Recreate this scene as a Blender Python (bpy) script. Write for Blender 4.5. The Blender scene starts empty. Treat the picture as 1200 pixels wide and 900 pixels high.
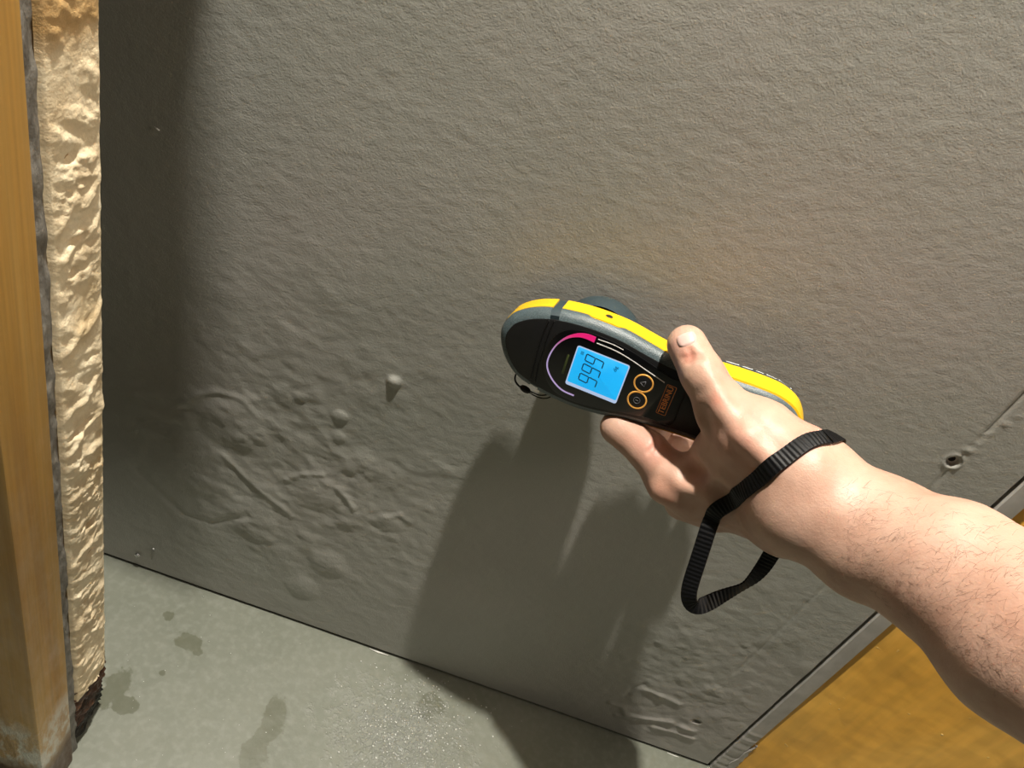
import bpy, bmesh, math, random
import numpy as np
from mathutils import Matrix, Vector
random.seed(4); RNG = np.random.RandomState(7)
SC = bpy.context.scene
COL = SC.collection

# ------------------------------------------------------------------ camera
F = 900.0                                  # focal length in pixels of the 1200 px wide frame
CX = np.array([0.93356387, 0.35284096, 0.06294251])      # world axes written in camera axes (right, down, forward)
CY = np.array([0.16799419, -0.58590828, 0.79277326])
CZ = np.array([0.31660142, -0.7295305, -0.60625803])
R = np.array([CX, CY, CZ])
H = 0.6859
CAM = np.array([0.0, -0.42, H])
cd = bpy.data.cameras.new('camera'); cam = bpy.data.objects.new('camera', cd); COL.objects.link(cam)
cd.sensor_width = 36; cd.lens = 27; cd.clip_start = 0.01
rt, up, bk = R @ [1, 0, 0], R @ [0, -1, 0], R @ [0, 0, -1]
cam.matrix_world = Matrix(((rt[0], up[0], bk[0], CAM[0]), (rt[1], up[1], bk[1], CAM[1]), (rt[2], up[2], bk[2], CAM[2]), (0, 0, 0, 1)))
SC.camera = cam

# ------------------------------------------------------------------ light
w = bpy.data.worlds.new('world'); SC.world = w; w.use_nodes = True
w.node_tree.nodes['Background'].inputs[0].default_value = (0.80, 0.84, 0.78, 1)
w.node_tree.nodes['Background'].inputs[1].default_value = 0.018
def lamp(name, kind, loc, power, col, size, aim=None, **k):
    l = bpy.data.lights.new(name, kind); l.energy = power; l.color = col
    if kind == 'AREA': l.shape = 'DISK'; l.size = size
    else: l.shadow_soft_size = size
    for a, b in k.items(): setattr(l, a, b)
    o = bpy.data.objects.new(name, l); COL.objects.link(o); o.location = loc
    if aim is not None:
        o.rotation_euler = (Vector(aim) - Vector(loc)).to_track_quat('-Z', 'Y').to_euler()
    return o
lamp('ceiling_lamp', 'POINT', (-0.06, -0.15, 1.55), 110.0, (1.0, 0.95, 0.85), 0.017)
lamp('fill_light', 'AREA', (1.7, -0.40, 1.30), 11.5, (1.0, 0.90, 0.76), 0.7, (0, -0.1, 0.4))  # added fill light to brighten the left posts and lift the shadows
SC.view_settings.view_transform = 'Standard'; SC.view_settings.look = 'None'
SC.view_settings.gamma = 1; SC.view_settings.exposure = 0.0
SC.view_settings.use_curve_mapping = False

# ------------------------------------------------------------------ helpers
def ray(px, py): return R @ np.array([px - 600.0, py - 450.0, F])
def on_y(px, py, y=0.0):
    v = ray(px, py); return CAM + v * ((y - CAM[1]) / v[1])
def on_z(px, py, z=0.0):
    v = ray(px, py); return CAM + v * ((z - CAM[2]) / v[2])
def at_depth(px, py, d): return CAM + ray(px, py) * (d / F)
N = np.array([-.22, -1., .1]); N /= np.linalg.norm(N)         # outward normal of the meter's face
U = np.array([0.97217969, -0.20202522, 0.11854312]); V = np.cross(N, U)
P0 = np.array([0.02164443, -0.045, 0.42309742])
def on_face(px, py, wd=0.0):                                # point at height wd above the meter's face plane
    v = ray(px, py); t = np.dot(P0 + N * wd - CAM, N) / np.dot(v, N); return CAM + v * t
def nrm(a): return a / (np.linalg.norm(a, axis=-1, keepdims=True) + 1e-12)

def tag(o, label=None, cat=None, group=None, kind=None):
    if label: o['label'] = label
    if cat: o['category'] = cat
    if group: o['group'] = group
    if kind: o['kind'] = kind
    return o
def mesh(name, verts, faces, m=None, parent=None, smooth=True):
    me = bpy.data.meshes.new(name)
    me.from_pydata([tuple(map(float, v)) for v in verts], [], [tuple(int(i) for i in f) for f in faces]); me.update()
    if smooth: me.polygons.foreach_set('use_smooth', [True] * len(me.polygons))
    o = bpy.data.objects.new(name, me); COL.objects.link(o)
    if m: me.materials.append(m)
    if parent: o.parent = parent
    return o
def sharp(o, ang=35):
    me = o.data; bm = bmesh.new(); bm.from_mesh(me)
    bmesh.ops.recalc_face_normals(bm, faces=bm.faces)
    for e in bm.edges:
        if len(e.link_faces) == 2 and e.calc_face_angle(0) > math.radians(ang): e.smooth = False
    bm.to_mesh(me); bm.free(); return o
def bm_obj(name, bm, m=None, parent=None, smooth=True):
    bmesh.ops.recalc_face_normals(bm, faces=bm.faces)
    me = bpy.data.meshes.new(name); bm.to_mesh(me); bm.free()
    if smooth: me.polygons.foreach_set('use_smooth', [True] * len(me.polygons))
    o = bpy.data.objects.new(name, me); COL.objects.link(o)
    if m: me.materials.append(m)
    if parent: o.parent = parent
    return sharp(o) if smooth else o
def box(bm, c, s, bev=0.0, rot=None):
    g = bmesh.ops.create_cube(bm, size=1)
    for v in g['verts']: v.co = Vector((v.co.x * s[0], v.co.y * s[1], v.co.z * s[2]))
    if bev:
        es = list({e for v in g['verts'] for e in v.link_edges})
        r = bmesh.ops.bevel(bm, geom=es, offset=bev, segments=2, affect='EDGES', profile=.5)
        vs = list({v for f in r['faces'] for v in f.verts} | {v for v in g['verts'] if v.is_valid})
    else: vs = g['verts']
    M = (rot or Matrix.Identity(3))
    for v in vs: v.co = M @ v.co + Vector(c)
def tube(pts, r, n=8, closed=False):
    pts = np.array(pts, float); k = len(pts)
    T = np.roll(pts, -1, 0) - np.roll(pts, 1, 0) if closed else np.gradient(pts, axis=0)
    T = nrm(T); a = np.array([0.3, 0.5, 0.81]); A = nrm(np.cross(T, a)); B = np.cross(T, A)
    rr = np.broadcast_to(r, (k,))
    vs = [pts[i] + rr[i] * (math.cos(q) * A[i] + math.sin(q) * B[i]) for i in range(k) for q in np.arange(n) * 2 * math.pi / n]
    fs = [(i * n + j, i * n + (j + 1) % n, ((i + 1) % k) * n + (j + 1) % n, ((i + 1) % k) * n + j)
          for i in range(k if closed else k - 1) for j in range(n)]
    if not closed: fs += [tuple(range(n - 1, -1, -1)), tuple((k - 1) * n + j for j in range(n))]
    return vs, fs
def spline(P, n, closed=False):
    P = np.array(P, float); k = len(P); out = []
    segs = k if closed else k - 1
    for s in range(segs):
        if closed: p0, p1, p2, p3 = P[(s - 1) % k], P[s], P[(s + 1) % k], P[(s + 2) % k]
        else: p0, p1, p2, p3 = P[max(s - 1, 0)], P[s], P[s + 1], P[min(s + 2, k - 1)]
        for t in np.arange(n) / n:
            out.append(.5 * (2 * p1 + (p2 - p0) * t + (2 * p0 - 5 * p1 + 4 * p2 - p3) * t * t + (3 * p1 - p0 - 3 * p2 + p3) * t ** 3))
    if not closed: out.append(P[-1])
    return np.array(out)
def vnoise(X, Y, s, seed):
    r = np.random.RandomState(seed); L = r.rand(128, 128)
    x, y = X / s, Y / s; i, j = np.floor(x).astype(int), np.floor(y).astype(int)
    u, v = x - i, y - j; u = u * u * (3 - 2 * u); v = v * v * (3 - 2 * v)
    g = lambda a, b: L[a % 128, b % 128]
    return (g(i, j) * (1 - u) + g(i + 1, j) * u) * (1 - v) + (g(i, j + 1) * (1 - u) + g(i + 1, j + 1) * u) * v
def fbm(X, Y, s, seed, o=3):
    t = 0; a = 1; n = 0
    for k in range(o): t = t + a * vnoise(X, Y, s / 2 ** k, seed + k); n += a; a *= .5
    return t / n
def segdist(X, Y, pts):
    d = np.full(X.shape, 9.0)
    for (ax, ay), (bx, by) in zip(pts[:-1], pts[1:]):
        L = (bx - ax) ** 2 + (by - ay) ** 2 + 1e-12
        t = np.clip(((X - ax) * (bx - ax) + (Y - ay) * (by - ay)) / L, 0, 1)
        d = np.minimum(d, np.hypot(X - ax - t * (bx - ax), Y - ay - t * (by - ay)))
    return d
def sst(a, b, x): t = np.clip((x - a) / (b - a), 0, 1); return t * t * (3 - 2 * t)

# ------------------------------------------------------------------ materials
class NT:
    def __init__(s, name):
        s.m = bpy.data.materials.new(name); s.m.use_nodes = True; s.t = s.m.node_tree
        s.b = s.t.nodes['Principled BSDF']; s._tc = None
    def n(s, typ, **k):
        x = s.t.nodes.new(typ)
        for a, b in k.items(): setattr(x, a, b)
        return x
    def link(s, a, b): s.t.links.new(a, b)
    def co(s, scale=(1, 1, 1), rot=(0, 0, 0), loc=(0, 0, 0)):
        if s._tc is None: s._tc = s.n('ShaderNodeTexCoord')
        mp = s.n('ShaderNodeMapping'); s.link(s._tc.outputs['Object'], mp.inputs[0])
        mp.inputs['Scale'].default_value = scale; mp.inputs['Rotation'].default_value = rot; mp.inputs['Location'].default_value = loc
        return mp.outputs[0]
    def noise(s, scale, detail=3, rough=.5, co=None, dist=0):
        x = s.n('ShaderNodeTexNoise'); x.inputs['Scale'].default_value = scale; x.inputs['Detail'].default_value = detail
        x.inputs['Roughness'].default_value = rough; x.inputs['Distortion'].default_value = dist
        s.link(co or s.co(), x.inputs['Vector']); return x.outputs['Fac']
    def ramp(s, fac, stops):
        x = s.n('ShaderNodeValToRGB'); e = x.color_ramp.elements
        while len(e) < len(stops): e.new(.5)
        for k, (p, c) in enumerate(stops):
            e[k].position = p; e[k].color = (c, c, c, 1) if isinstance(c, (int, float)) else (*c, 1)
        s.link(fac, x.inputs[0]); return x.outputs[0]
    def mix(s, f, a, b, typ='MIX'):
        x = s.n('ShaderNodeMix', data_type='RGBA', blend_type=typ)
        for q, (sock, val) in enumerate(((x.inputs[0], f), (x.inputs[6], a), (x.inputs[7], b))):
            if hasattr(val, 'is_linked') or hasattr(val, 'links'): s.link(val, sock)
            elif isinstance(val, (int, float)): sock.default_value = val if q == 0 else (val, val, val, 1)
            else: sock.default_value = (*val, 1)
        return x.outputs[2]
    def math(s, op, a, b=None, clamp=False):
        x = s.n('ShaderNodeMath', operation=op, use_clamp=clamp)
        for i, val in enumerate((a, b)):
            if val is None: continue
            if hasattr(val, 'links'): s.link(val, x.inputs[i])
            else: x.inputs[i].default_value = val
        return x.outputs[0]
    def sep(s, co=None):
        x = s.n('ShaderNodeSeparateXYZ'); s.link(co or s.co(), x.inputs[0]); return x.outputs
    def bump(s, h, strength=.5, dist=.001, prev=None):
        x = s.n('ShaderNodeBump'); x.inputs['Strength'].default_value = strength; x.inputs['Distance'].default_value = dist
        s.link(h, x.inputs['Height'])
        if prev: s.link(prev, x.inputs['Normal'])
        s.link(x.outputs[0], s.b.inputs['Normal']); return x.outputs[0]
    def set(s, base=None, rough=None, metal=None, spec=None, **k):
        for key, val in (('Base Color', base), ('Roughness', rough), ('Metallic', metal), ('Specular IOR Level', spec), *k.items()):
            if val is None: continue
            if hasattr(val, 'links'): s.link(val, s.b.inputs[key])
            elif isinstance(val, (int, float)): s.b.inputs[key].default_value = val
            else: s.b.inputs[key].default_value = (*val, 1) if len(val) == 3 and 'Color' in key else val
        return s
def plain(name, base, rough=.5, metal=0, nscale=400, var=.12, bump=0, **k):
    t = NT(name); f = t.noise(nscale, 3)
    dk = tuple(c * (1 - var) for c in base); lt = tuple(min(1, c * (1 + var)) for c in base)
    t.set(base=t.ramp(f, [(.3, dk), (.7, lt)]), rough=rough, metal=metal, **k)
    if bump: t.bump(f, bump, .0003)
    return t.m

# wall board
t = NT('grey_board'); f1 = t.noise(5, 4); f2 = t.noise(380, 4, .65, t.co((1, 1, 1.5)))
c = t.ramp(f1, [(.3, (.335, .34, .30)), (.5, (.365, .357, .32)), (.7, (.395, .37, .34))])
f3 = t.noise(900, 2)
c = t.mix(t.ramp(f3, [(.3, .0), (.75, .35)]), c, (.44, .43, .40))
xs = t.sep()
t.set(base=c, rough=t.ramp(t.noise(14, 3), [(.35, .36), (.65, .55)]), spec=.5)
f4 = t.noise(520, 3, .7); b = t.bump(f2, .22, .0007); b = t.bump(f4, .45, .0004, b); t.bump(f3, .4, .0003, b)
M_WALL = t.m
M_EDGE = plain('board_edge', (.55, .53, .48), .8, bump=.3)
M_STRIP = plain('grey_strip', (.42, .40, .37), .45, nscale=60, var=.15, bump=.2)
M_BLACK = plain('dark_gap', (.01, .01, .009), .9)  # near-black, stands in for the shade inside gaps and holes

# floor
t = NT('damp_concrete'); co = t.co()
base = t.ramp(t.noise(9, 5, .6), [(.3, (.150, .160, .122)), (.7, (.200, .207, .165))])
base = t.mix(t.ramp(t.noise(160, 3), [(.45, 0.0), (.8, .5)]), base, (.26, .27, .23))
dn = t.noise(55, 4, .65); rough = 0.42
mask = None
def blob(px, py, r, stretch=(1, 1), rot=0):
    p = on_z(px, py)
    mp = t.n('ShaderNodeMapping', vector_type='POINT'); t.link(co, mp.inputs[0])
    sb = t.n('ShaderNodeVectorMath', operation='SUBTRACT'); t.link(co, sb.inputs[0]); sb.inputs[1].default_value = tuple(p)
    t.link(sb.outputs[0], mp.inputs[0]); mp.inputs['Rotation'].default_value = (0, 0, rot); mp.inputs['Scale'].default_value = (1 / stretch[0], 1 / stretch[1], 0)
    ln = t.n('ShaderNodeVectorMath', operation='LENGTH'); t.link(mp.outputs[0], ln.inputs[0])
    d = t.math('ADD', ln.outputs['Value'], t.math('MULTIPLY', t.math('SUBTRACT', dn, .5), r * 2.2))
    return t.math('SUBTRACT', 1.0, t.math('DIVIDE', t.math('SUBTRACT', d, r * .88), r * .16), False)
for a in ((222, 752, .009, (1.3, 1)), (232, 764, .005), (318, 846, .014, (.8, 1.9), -.3), (298, 882, .012, (1, 1.4)), (132, 805, .013, (.8, 1.5)), (146, 826, .008, (1.6, 1)), (190, 788, .003), (198, 722, .006), (505, 826, .014)):
    bl = t.math('MAXIMUM', blob(*a), 0.0); mask = bl if mask is None else t.math('MAXIMUM', mask, bl)
mask = t.math('MINIMUM', mask, 1.0)
base = t.mix(t.math('MULTIPLY', mask, .62), base, (.105, .108, .07))
efl = t.math('MINIMUM', t.math('MAXIMUM', t.math('MULTIPLY', blob(470, 862, .075, (1, .75)), .12), 0.0), 1.0)
grit = t.ramp(t.noise(330, 2, .6), [(.48, 0), (.66, 1)])
base = t.mix(t.math('MULTIPLY', efl, t.math('ADD', t.math('MULTIPLY', grit, .75), .35)), base, (.42, .43, .40))
ro = t.math('SUBTRACT', .50, t.math('MULTIPLY', t.math('MAXIMUM', efl, mask), .22))
t.set(base=base, rough=ro, spec=.5)
b = t.bump(t.noise(120, 5, .6), .25, .001); t.bump(t.math('MULTIPLY', efl, grit), .8, .0025, b)
M_FLOOR = t.m

# woods
def wood(name, a, b_, c_, axis=(30, 30, 2.2), rough=.42):
    t = NT(name); n1 = t.noise(1.0, 5, .55, t.co(axis), .6); n2 = t.noise(1.0, 3, .5, t.co((axis[0] * 14, axis[1] * 14, axis[2] * 4)))
    col = t.ramp(n1, [(.3, a), (.5, b_), (.7, c_)]); col = t.mix(.18, col, t.ramp(n2, [(.35, 0.02), (.65, 1.0)]), 'MULTIPLY')
    return t, col, n2
t, col, n2 = wood('honey_wood', (.50, .26, .055), (.60, .34, .08), (.66, .41, .12))
z = t.sep()[2]; x_ = t.sep()[0]; nn = t.noise(38, 5, .65); nb = t.noise(95, 4, .65, t.co((1, 1, .45)))
zz = t.math('ADD', z, t.math('MULTIPLY', t.math('SUBTRACT', nn, .5), .03))
band = t.ramp(t.math('MULTIPLY', zz, 5.0), [(.20, 0), (.28, 1), (.50, .75), (.60, 0)])
col = t.mix(t.math('MULTIPLY', band, t.ramp(nb, [(.42, .1), (.56, 1)])), col, (.78, .78, .72))
wet = t.ramp(t.math('MULTIPLY', zz, 5.0), [(.20, 1), (.30, 0)])
col = t.mix(t.math('MULTIPLY', wet, .95), col, (.075, .028, .010))
t.set(base=col, rough=t.ramp(nb, [(.3, .30), (.7, .6)]), spec=.5)
b = t.bump(n2, .2, .0005); bm_ = t.math('MULTIPLY', band, t.noise(110, 4, .6, t.co((1, 1, .6)))); t.bump(bm_, .9, .003, b)
M_HONEY = t.m
t = NT('dried_foam'); z = t.sep()[2]; nn = t.noise(45, 4, .6)
col = t.ramp(t.noise(60, 4, .6), [(.3, (.62, .49, .31)), (.55, (.76, .64, .44)), (.75, (.82, .73, .54))])
col = t.mix(t.ramp(t.noise(18, 3), [(.55, 0), (.7, .45)]), col, (.50, .34, .14))
zz = t.math('ADD', z, t.math('MULTIPLY', t.math('SUBTRACT', nn, .5), .02))
col = t.mix(t.ramp(zz, [(.548, 0), (.562, .85)]), col, (.44, .26, .085))
t.set(base=col, rough=.55); t.bump(t.noise(420, 5, .65), .6, .0012)
M_FOAM = t.m
t = NT('rotten_wood'); n_ = t.noise(90, 5, .6, t.co((1, .4, 2)))
zr = t.ramp(t.math('ADD', t.sep()[2], t.math('MULTIPLY', n_, .02)), [(.040, .06), (.052, 1.0)])
t.set(base=t.mix(1.0, t.ramp(n_, [(.35, (.020, .008, .004)), (.6, (.080, .030, .014)), (.75, (.22, .11, .05))]), zr, 'MULTIPLY'), rough=.4); t.bump(n_, .9, .003)
M_ROT = t.m
t = NT('grey_sheet'); n_ = t.noise(150, 5, .65, t.co((1, 1, .35)))
t.set(base=t.ramp(n_, [(.3, (.075, .068, .058)), (.6, (.20, .188, .165)), (.8, (.36, .34, .30))]), rough=.6); t.bump(n_, .8, .002)
M_SHEET = t.m
t, col, n2 = wood('orange_board', (.90, .45, .06), (.95, .50, .08), (.97, .56, .12), (6, 6, 2.5))
sp = t.ramp(t.noise(110, 2, .5), [(.72, 0), (.78, .8)]); col = t.mix(sp, col, (.85, .66, .3))  # pale flecks put sparkles into the colour
t.set(base=col, rough=.32, spec=.5); b = t.bump(t.noise(14, 3), .5, .008); t.bump(sp, .5, .001, b)
M_ORANGE = t.m

# skin
t = NT('skin'); n1 = t.noise(28, 4, .6); n2 = t.noise(110, 3, .6)
col = t.ramp(n1, [(.30, (.43, .245, .175)), (.5, (.51, .315, .235)), (.72, (.56, .37, .285))])
def spot(p, r, colr, amt):
    global col
    sb = t.n('ShaderNodeVectorMath', operation='DISTANCE'); t.link(t.co(), sb.inputs[0]); sb.inputs[1].default_value = tuple(p)
    d = t.math('ADD', sb.outputs['Value'], t.math('MULTIPLY', t.math('SUBTRACT', n2, .5), r * .9))
    f = t.ramp(t.math('DIVIDE', d, r * 2), [(.1, amt), (.62, 0)])
    col = t.mix(f, col, colr)
SKIN = (t, spot)

# ------------------------------------------------------------------ SETTING
# wall board with blistered, water damaged face: a real height field
def axis_vals(lo, a, b, hi, step, coarse): return np.concatenate([np.arange(lo, a, coarse), np.arange(a, b, step), np.arange(b, hi, coarse), [hi]])
xs = axis_vals(-.85, -.29, .364, .366, .0016, .05); zs = axis_vals(.0035, .0036, .70, 1.9, .0016, .05)
X, Z = np.meshgrid(xs, zs, indexing='ij')
def W2(pts): return [(on_y(*p)[0], on_y(*p)[2]) for p in pts]
Hh = np.zeros_like(X)
Hh += .0007 * (fbm(X, Z, .12, 3) - .5)
dmg = np.exp(-(((X + .10) / .16) ** 2 + ((Z - .20) / .13) ** 2)); dmg2 = np.exp(-(((X - .30) / .10) ** 2 + ((Z - .12) / .12) ** 2))
fine = (fbm(X + Z * .3, Z * 1.3, .009, 11, 3) - .5)
Hh += fine * (.00010 + .0008 * dmg + .0008 * dmg2) + (fbm(X, Z * 1.4, .0040, 17, 2) - .5) * .00026
mid = np.maximum(fbm(X, Z, .024, 21, 3) - .47, 0)
Hh += mid * (.0002 + .0038 * dmg + .003 * dmg2)
# smooth blisters: (pixel, radius, height)
for px, py, r, h in ((462, 447, .0058, .0042), (399, 489, .007, .0022), (396, 512, .006, .0015), (352, 415 + 50, .006, .0012), (385, 660, .020, .0028), (355, 690, .018, .002), (272, 500, .030, .0022), (225, 545, .040, .0024), (368, 575, .024, .002), (300, 610, .030, .0018), (455, 612, .014, .0014), (615, 660 + 80, .02, .001)):
    q = on_y(px, py); d = np.hypot(X - q[0], Z - q[2]) * (1 + .25 * (vnoise(X, Z, r, px) - .5)) / r
    Hh += .62 * h * np.clip(1 - d * d, 0, 1) ** (1.3 if r > .01 else .8)
# ridges where the skin of the board has wrinkled
for pts, wd, h in (([(262, 533), (290, 562), (315, 582), (342, 604)], .0028, .0018), ([(336, 562), (352, 555), (378, 556)], .0026, .0018), ([(396, 572), (405, 582), (415, 595)], .0025, .0018),
                   ([(208, 476), (232, 462), (256, 459), (285, 468), (302, 488)], .003, .0016), ([(160, 550), (190, 580), (215, 603), (250, 613), (290, 604)], .0035, -.0018), ([(454, 606), (468, 603), (480, 611)], .0025, .0014),
                   ([(716, 824), (730, 828), (733, 838), (757, 842), (786, 846)], .0030, .0030), ([(757, 808), (775, 815), (795, 825)], .0026, .0022), ([(722, 838), (742, 843)], .002, .002), ([(765, 852), (790, 858), (812, 866)], .0025, .0024), ([(798, 851), (813, 857)], .003, .0026), ([(735, 815), (742, 806), (755, 802)], .0025, -.002),
                   ([(225, 62), (227, 75), (228, 85)], .0008, .0002), ([(440, 74), (455, 82), (470, 86), (478, 85)], .0008, .0003)):
    d = segdist(X, Z, W2(pts)) * (1 + .5 * (vnoise(X, Z, .006, 77) - .5)); Hh += .48 * h * np.exp(-(d / wd) ** 2)
# shallow filled joint running parallel to the board's right edge
jt = W2([(1210, 452), (1157, 506)]); Hh += -.0016 * np.exp(-(segdist(X, Z, jt) / .0010) ** 2)
jt2 = W2([(1157, 506), (1120, 542), (1085, 578), (1000, 655), (860, 790)]); Hh += -.0007 * np.exp(-(segdist(X, Z, jt2) / .0012) ** 2)
for px, py in ((1195, 489), (1178, 497), (1160, 508), (1145, 520), (1134, 528)):
    q = on_y(px, py); Hh += (.0004 + .0011 * ((px * 7) % 5) / 5) * np.exp(-(np.hypot((X - q[0]) * .7, Z - q[2]) / .0020) ** 2)
holeq = on_y(1117, 541); d = np.hypot(X - holeq[0], Z - holeq[2]); Hh += -.006 * (1 - sst(.0028, .0046, d)) + .0008 * np.exp(-((d - .0055) / .0012) ** 2)
hq2 = on_y(816, 846); d = np.hypot((X - hq2[0]) / 1.6, Z - hq2[2]); Hh += -.005 * (1 - sst(.0014, .003, d))
Hh *= sst(.0, .004, Z - .0035) * .5 + .5
nx, nz = X.shape
front = np.stack([X, -Hh, Z], -1).reshape(-1, 3)
I = np.arange(nx * nz).reshape(nx, nz)
fc = np.stack([I[:-1, :-1], I[1:, :-1], I[1:, 1:], I[:-1, 1:]], -1).reshape(-1, 4)
def np_mesh(name, verts, quads, m, parent=None):
    me = bpy.data.meshes.new(name); nv = len(verts); nf = len(quads); k = quads.shape[1]
    me.vertices.add(nv); me.vertices.foreach_set('co', np.ascontiguousarray(verts, np.float32).ravel())
    me.loops.add(nf * k); me.loops.foreach_set('vertex_index', np.ascontiguousarray(quads, np.int32).ravel())
    me.polygons.add(nf); me.polygons.foreach_set('loop_start', np.arange(0, nf * k, k, dtype=np.int32))
    me.polygons.foreach_set('use_smooth', np.ones(nf, bool)); me.update(calc_edges=True); me.validate()
    o = bpy.data.objects.new(name, me); COL.objects.link(o); me.materials.append(m)
    if parent: o.parent = parent
    return o
wall = np_mesh('wall_back', front, fc, M_WALL); tag(wall, kind='structure')
bm = bmesh.new(); box(bm, (-.242, .0080, .9518), (1.215, .010, 1.8965))
o = bm_obj('board_core', bm, M_EDGE, wall, False)
# screws
def screw(px, py, r, m, dz=-.0012):
    q = on_y(px, py); bm = bmesh.new()
    bmesh.ops.create_cone(bm, cap_ends=True, segments=20, radius1=r, radius2=r * .75, depth=.0012)
    for v in bm.verts: v.co = Vector((v.co.x, v.co.y, v.co.z))
    for a in (0, math.pi / 2): box(bm, (0, 0, .0006), (r * 1.1, r * .22, .0004), rot=Matrix.Rotation(a, 3, 'Z'))
    for v in bm.verts: v.co = Vector((q[0] + v.co.x, dz - v.co.z, q[2] + v.co.y))
    return bm_obj('screw', bm, m, wall)
M_STEEL = plain('screw_steel', (.6, .6, .6), .25, 1.0); M_DARKST = plain('hole_shade_steel', (.012, .010, .009), .6, .3)  # near-black steel puts the shade of the screw hole into its colour
screw(162, 649, .0026, M_STEEL, -.0022); screw(180, 643, .0018, plain('dull_steel', (.3, .3, .28), .5, .5), -.001); screw(1117, 541, .0030, M_DARKST, .0035)
o = wall.children[-1]
# white paint chips stuck on the board
vs, fs = tube([on_y(181, 149, -.001), on_y(184, 151, -.0013), on_y(187, 153, -.001)], [.0003, .0006, .0003], 6)
mesh('paint_fleck', vs, fs, plain('white_fleck', (.8, .8, .78), .5), wall)
# broken white lip at the foot of the board and a black strip painting the shade in the gap below
bm = bmesh.new(); box(bm, (-.25, .009, .0016), (1.22, .012, .0032)); tag(bm_obj('foot_gap_shade', bm, M_BLACK, None, False), kind='structure')
a, b_ = on_y(433, 760, -.001), on_y(455, 768, -.001)
vs, fs = tube([a, (a + b_) / 2 + np.array([0, -.0008, .0004]), b_], [.0003, .0009, .0003], 6)
mesh('broken_lip', vs, fs, plain('raw_gypsum', (.75, .73, .68), .7), wall)
a, b_ = on_y(782, 882, -.0008), on_y(808, 893, -.0008)
vs, fs = tube([a, (a + b_) / 2, b_], [.0003, .0007, .0003], 6); mesh('broken_lip', vs, fs, bpy.data.materials['raw_gypsum'], wall)

# floor
xs = axis_vals(-1.2, -.28, .45, 2.0, .003, .1); ys = axis_vals(-1.6, -.26, .0, .1, .003, .05)
X, Y = np.meshgrid(xs, ys, indexing='ij'); Hf = .0010 * (fbm(X, Y, .08, 5) - .5) + .0004 * (fbm(X, Y, .012, 8) - .5)
g0 = on_z(480, 850); gr = np.exp(-(((X - g0[0]) / .055) ** 2 + ((Y - g0[1]) / .05) ** 2)); Hf += .0022 * gr * np.maximum(fbm(X, Y, .008, 15, 2) - .5, 0) * 2
Hf -= .0008; nx, nz = X.shape; I = np.arange(nx * nz).reshape(nx, nz)
fl = np_mesh('floor', np.stack([X, Y, Hf], -1).reshape(-1, 3), np.stack([I[:-1, :-1], I[1:, :-1], I[1:, 1:], I[:-1, 1:]], -1).reshape(-1, 4), M_FLOOR)
tag(fl, kind='structure')
# salt and grit crumbs glinting on the floor
M_GRIT = plain('wet_grit', (.75, .75, .70), .10)
vs = []; fs = []
for k in range(420):
    if k < 330: px, py = random.gauss(480, 38), random.gauss(850, 32)
    else: px, py = random.uniform(140, 620), random.uniform(680, 899)
    q = on_z(px, py); 
    if q[1] > -.004: continue
    r = random.uniform(.0004, .0012) if k < 330 else random.uniform(.0002, .0005); i = len(vs)
    for dx, dy, dz in ((1, 0, 0), (0, 1, 0), (-1, 0, 0), (0, -1, 0), (0, 0, 1), (0, 0, -1)): vs.append((q[0] + dx * r * random.uniform(.6, 1.3), q[1] + dy * r, -.0002 + dz * r * .8))
    fs += [(i + a, i + b, i + 4) for a, b in ((0, 1), (1, 2), (2, 3), (3, 0))] + [(i + b, i + a, i + 5) for a, b in ((0, 1), (1, 2), (2, 3), (3, 0))]
tag(mesh('grit', vs, fs, M_GRIT), 'wet glinting salt and grit crumbs scattered on the damp concrete floor', 'grit', kind='stuff')

# metal/grey strip beside the board and the honey board next to it
zs = np.concatenate([np.arange(0, .30, .002), np.arange(.30, 1.9, .05)]); vs = []; fs = []
rg = np.random.RandomState(3)
for k, zz in enumerate(zs):
    j = .0007 * (rg.rand() - .5) if zz < .08 else 0
    br = .0015 * max(0, 1 - zz / .08) * rg.rand()
    x0, x1 = .3698 + j, .3848 + j - br
    vs += [(x0, .004, zz), (x0 + .0006, -.0010 + j, zz), (.377, -.0014 + j * 1.5, zz), (x1 - .0006, -.0008 + j, zz), (x1, .010, zz)]
    if k: a = 5 * (k - 1); fs += [(a + q, a + q + 1, a + q + 6, a + q + 5) for q in range(4)]
o = mesh('trim_1', vs, fs, M_STRIP); sharp(o, 50); tag(o, kind='structure')
# ragged sliver peeling off the foot of the strip
vs = []; fs = []
L = spline([(.3800, 0), (.3812, .012), (.3796, .02), (.3826, .032), (.3822, .044), (.3852, .055), (.3866, .062)], 8)
for k, (xx, zz) in enumerate(L):
    xr = .3905 + .0006 * math.sin(k * .9) - .004 * (zz / .062) ** 2
    vs += [(xx + .0013, -.0018, zz), (xr, -.0008, zz), (xx + .0013, .006, zz), (xr, .008, zz)]
    if k: a = 4 * (k - 1); fs += [(a, a + 1, a + 5, a + 4), (a + 2, a, a + 4, a + 6), (a + 1, a + 3, a + 7, a + 5)]
tag(sharp(mesh('trim_2', vs, fs, M_STRIP)), kind='structure')
bm = bmesh.new(); box(bm, (.3745, .012, .95), (.019, .010, 1.9)); tag(bm_obj('side_gap_shade', bm, M_BLACK, None, False), kind='structure')  # black strip standing in for the shade in the gap beside the board
xs = np.concatenate([np.arange(.3835, .75, .006), [.76]]); zs = np.concatenate([np.arange(0, .70, .006), [1.0, 1.9]])
X, Z = np.meshgrid(xs, zs, indexing='ij'); Hb = .0035 * (fbm(X, Z, .11, 31, 2) - .5); nx, nz = X.shape; I = np.arange(nx * nz).reshape(nx, nz)
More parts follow.
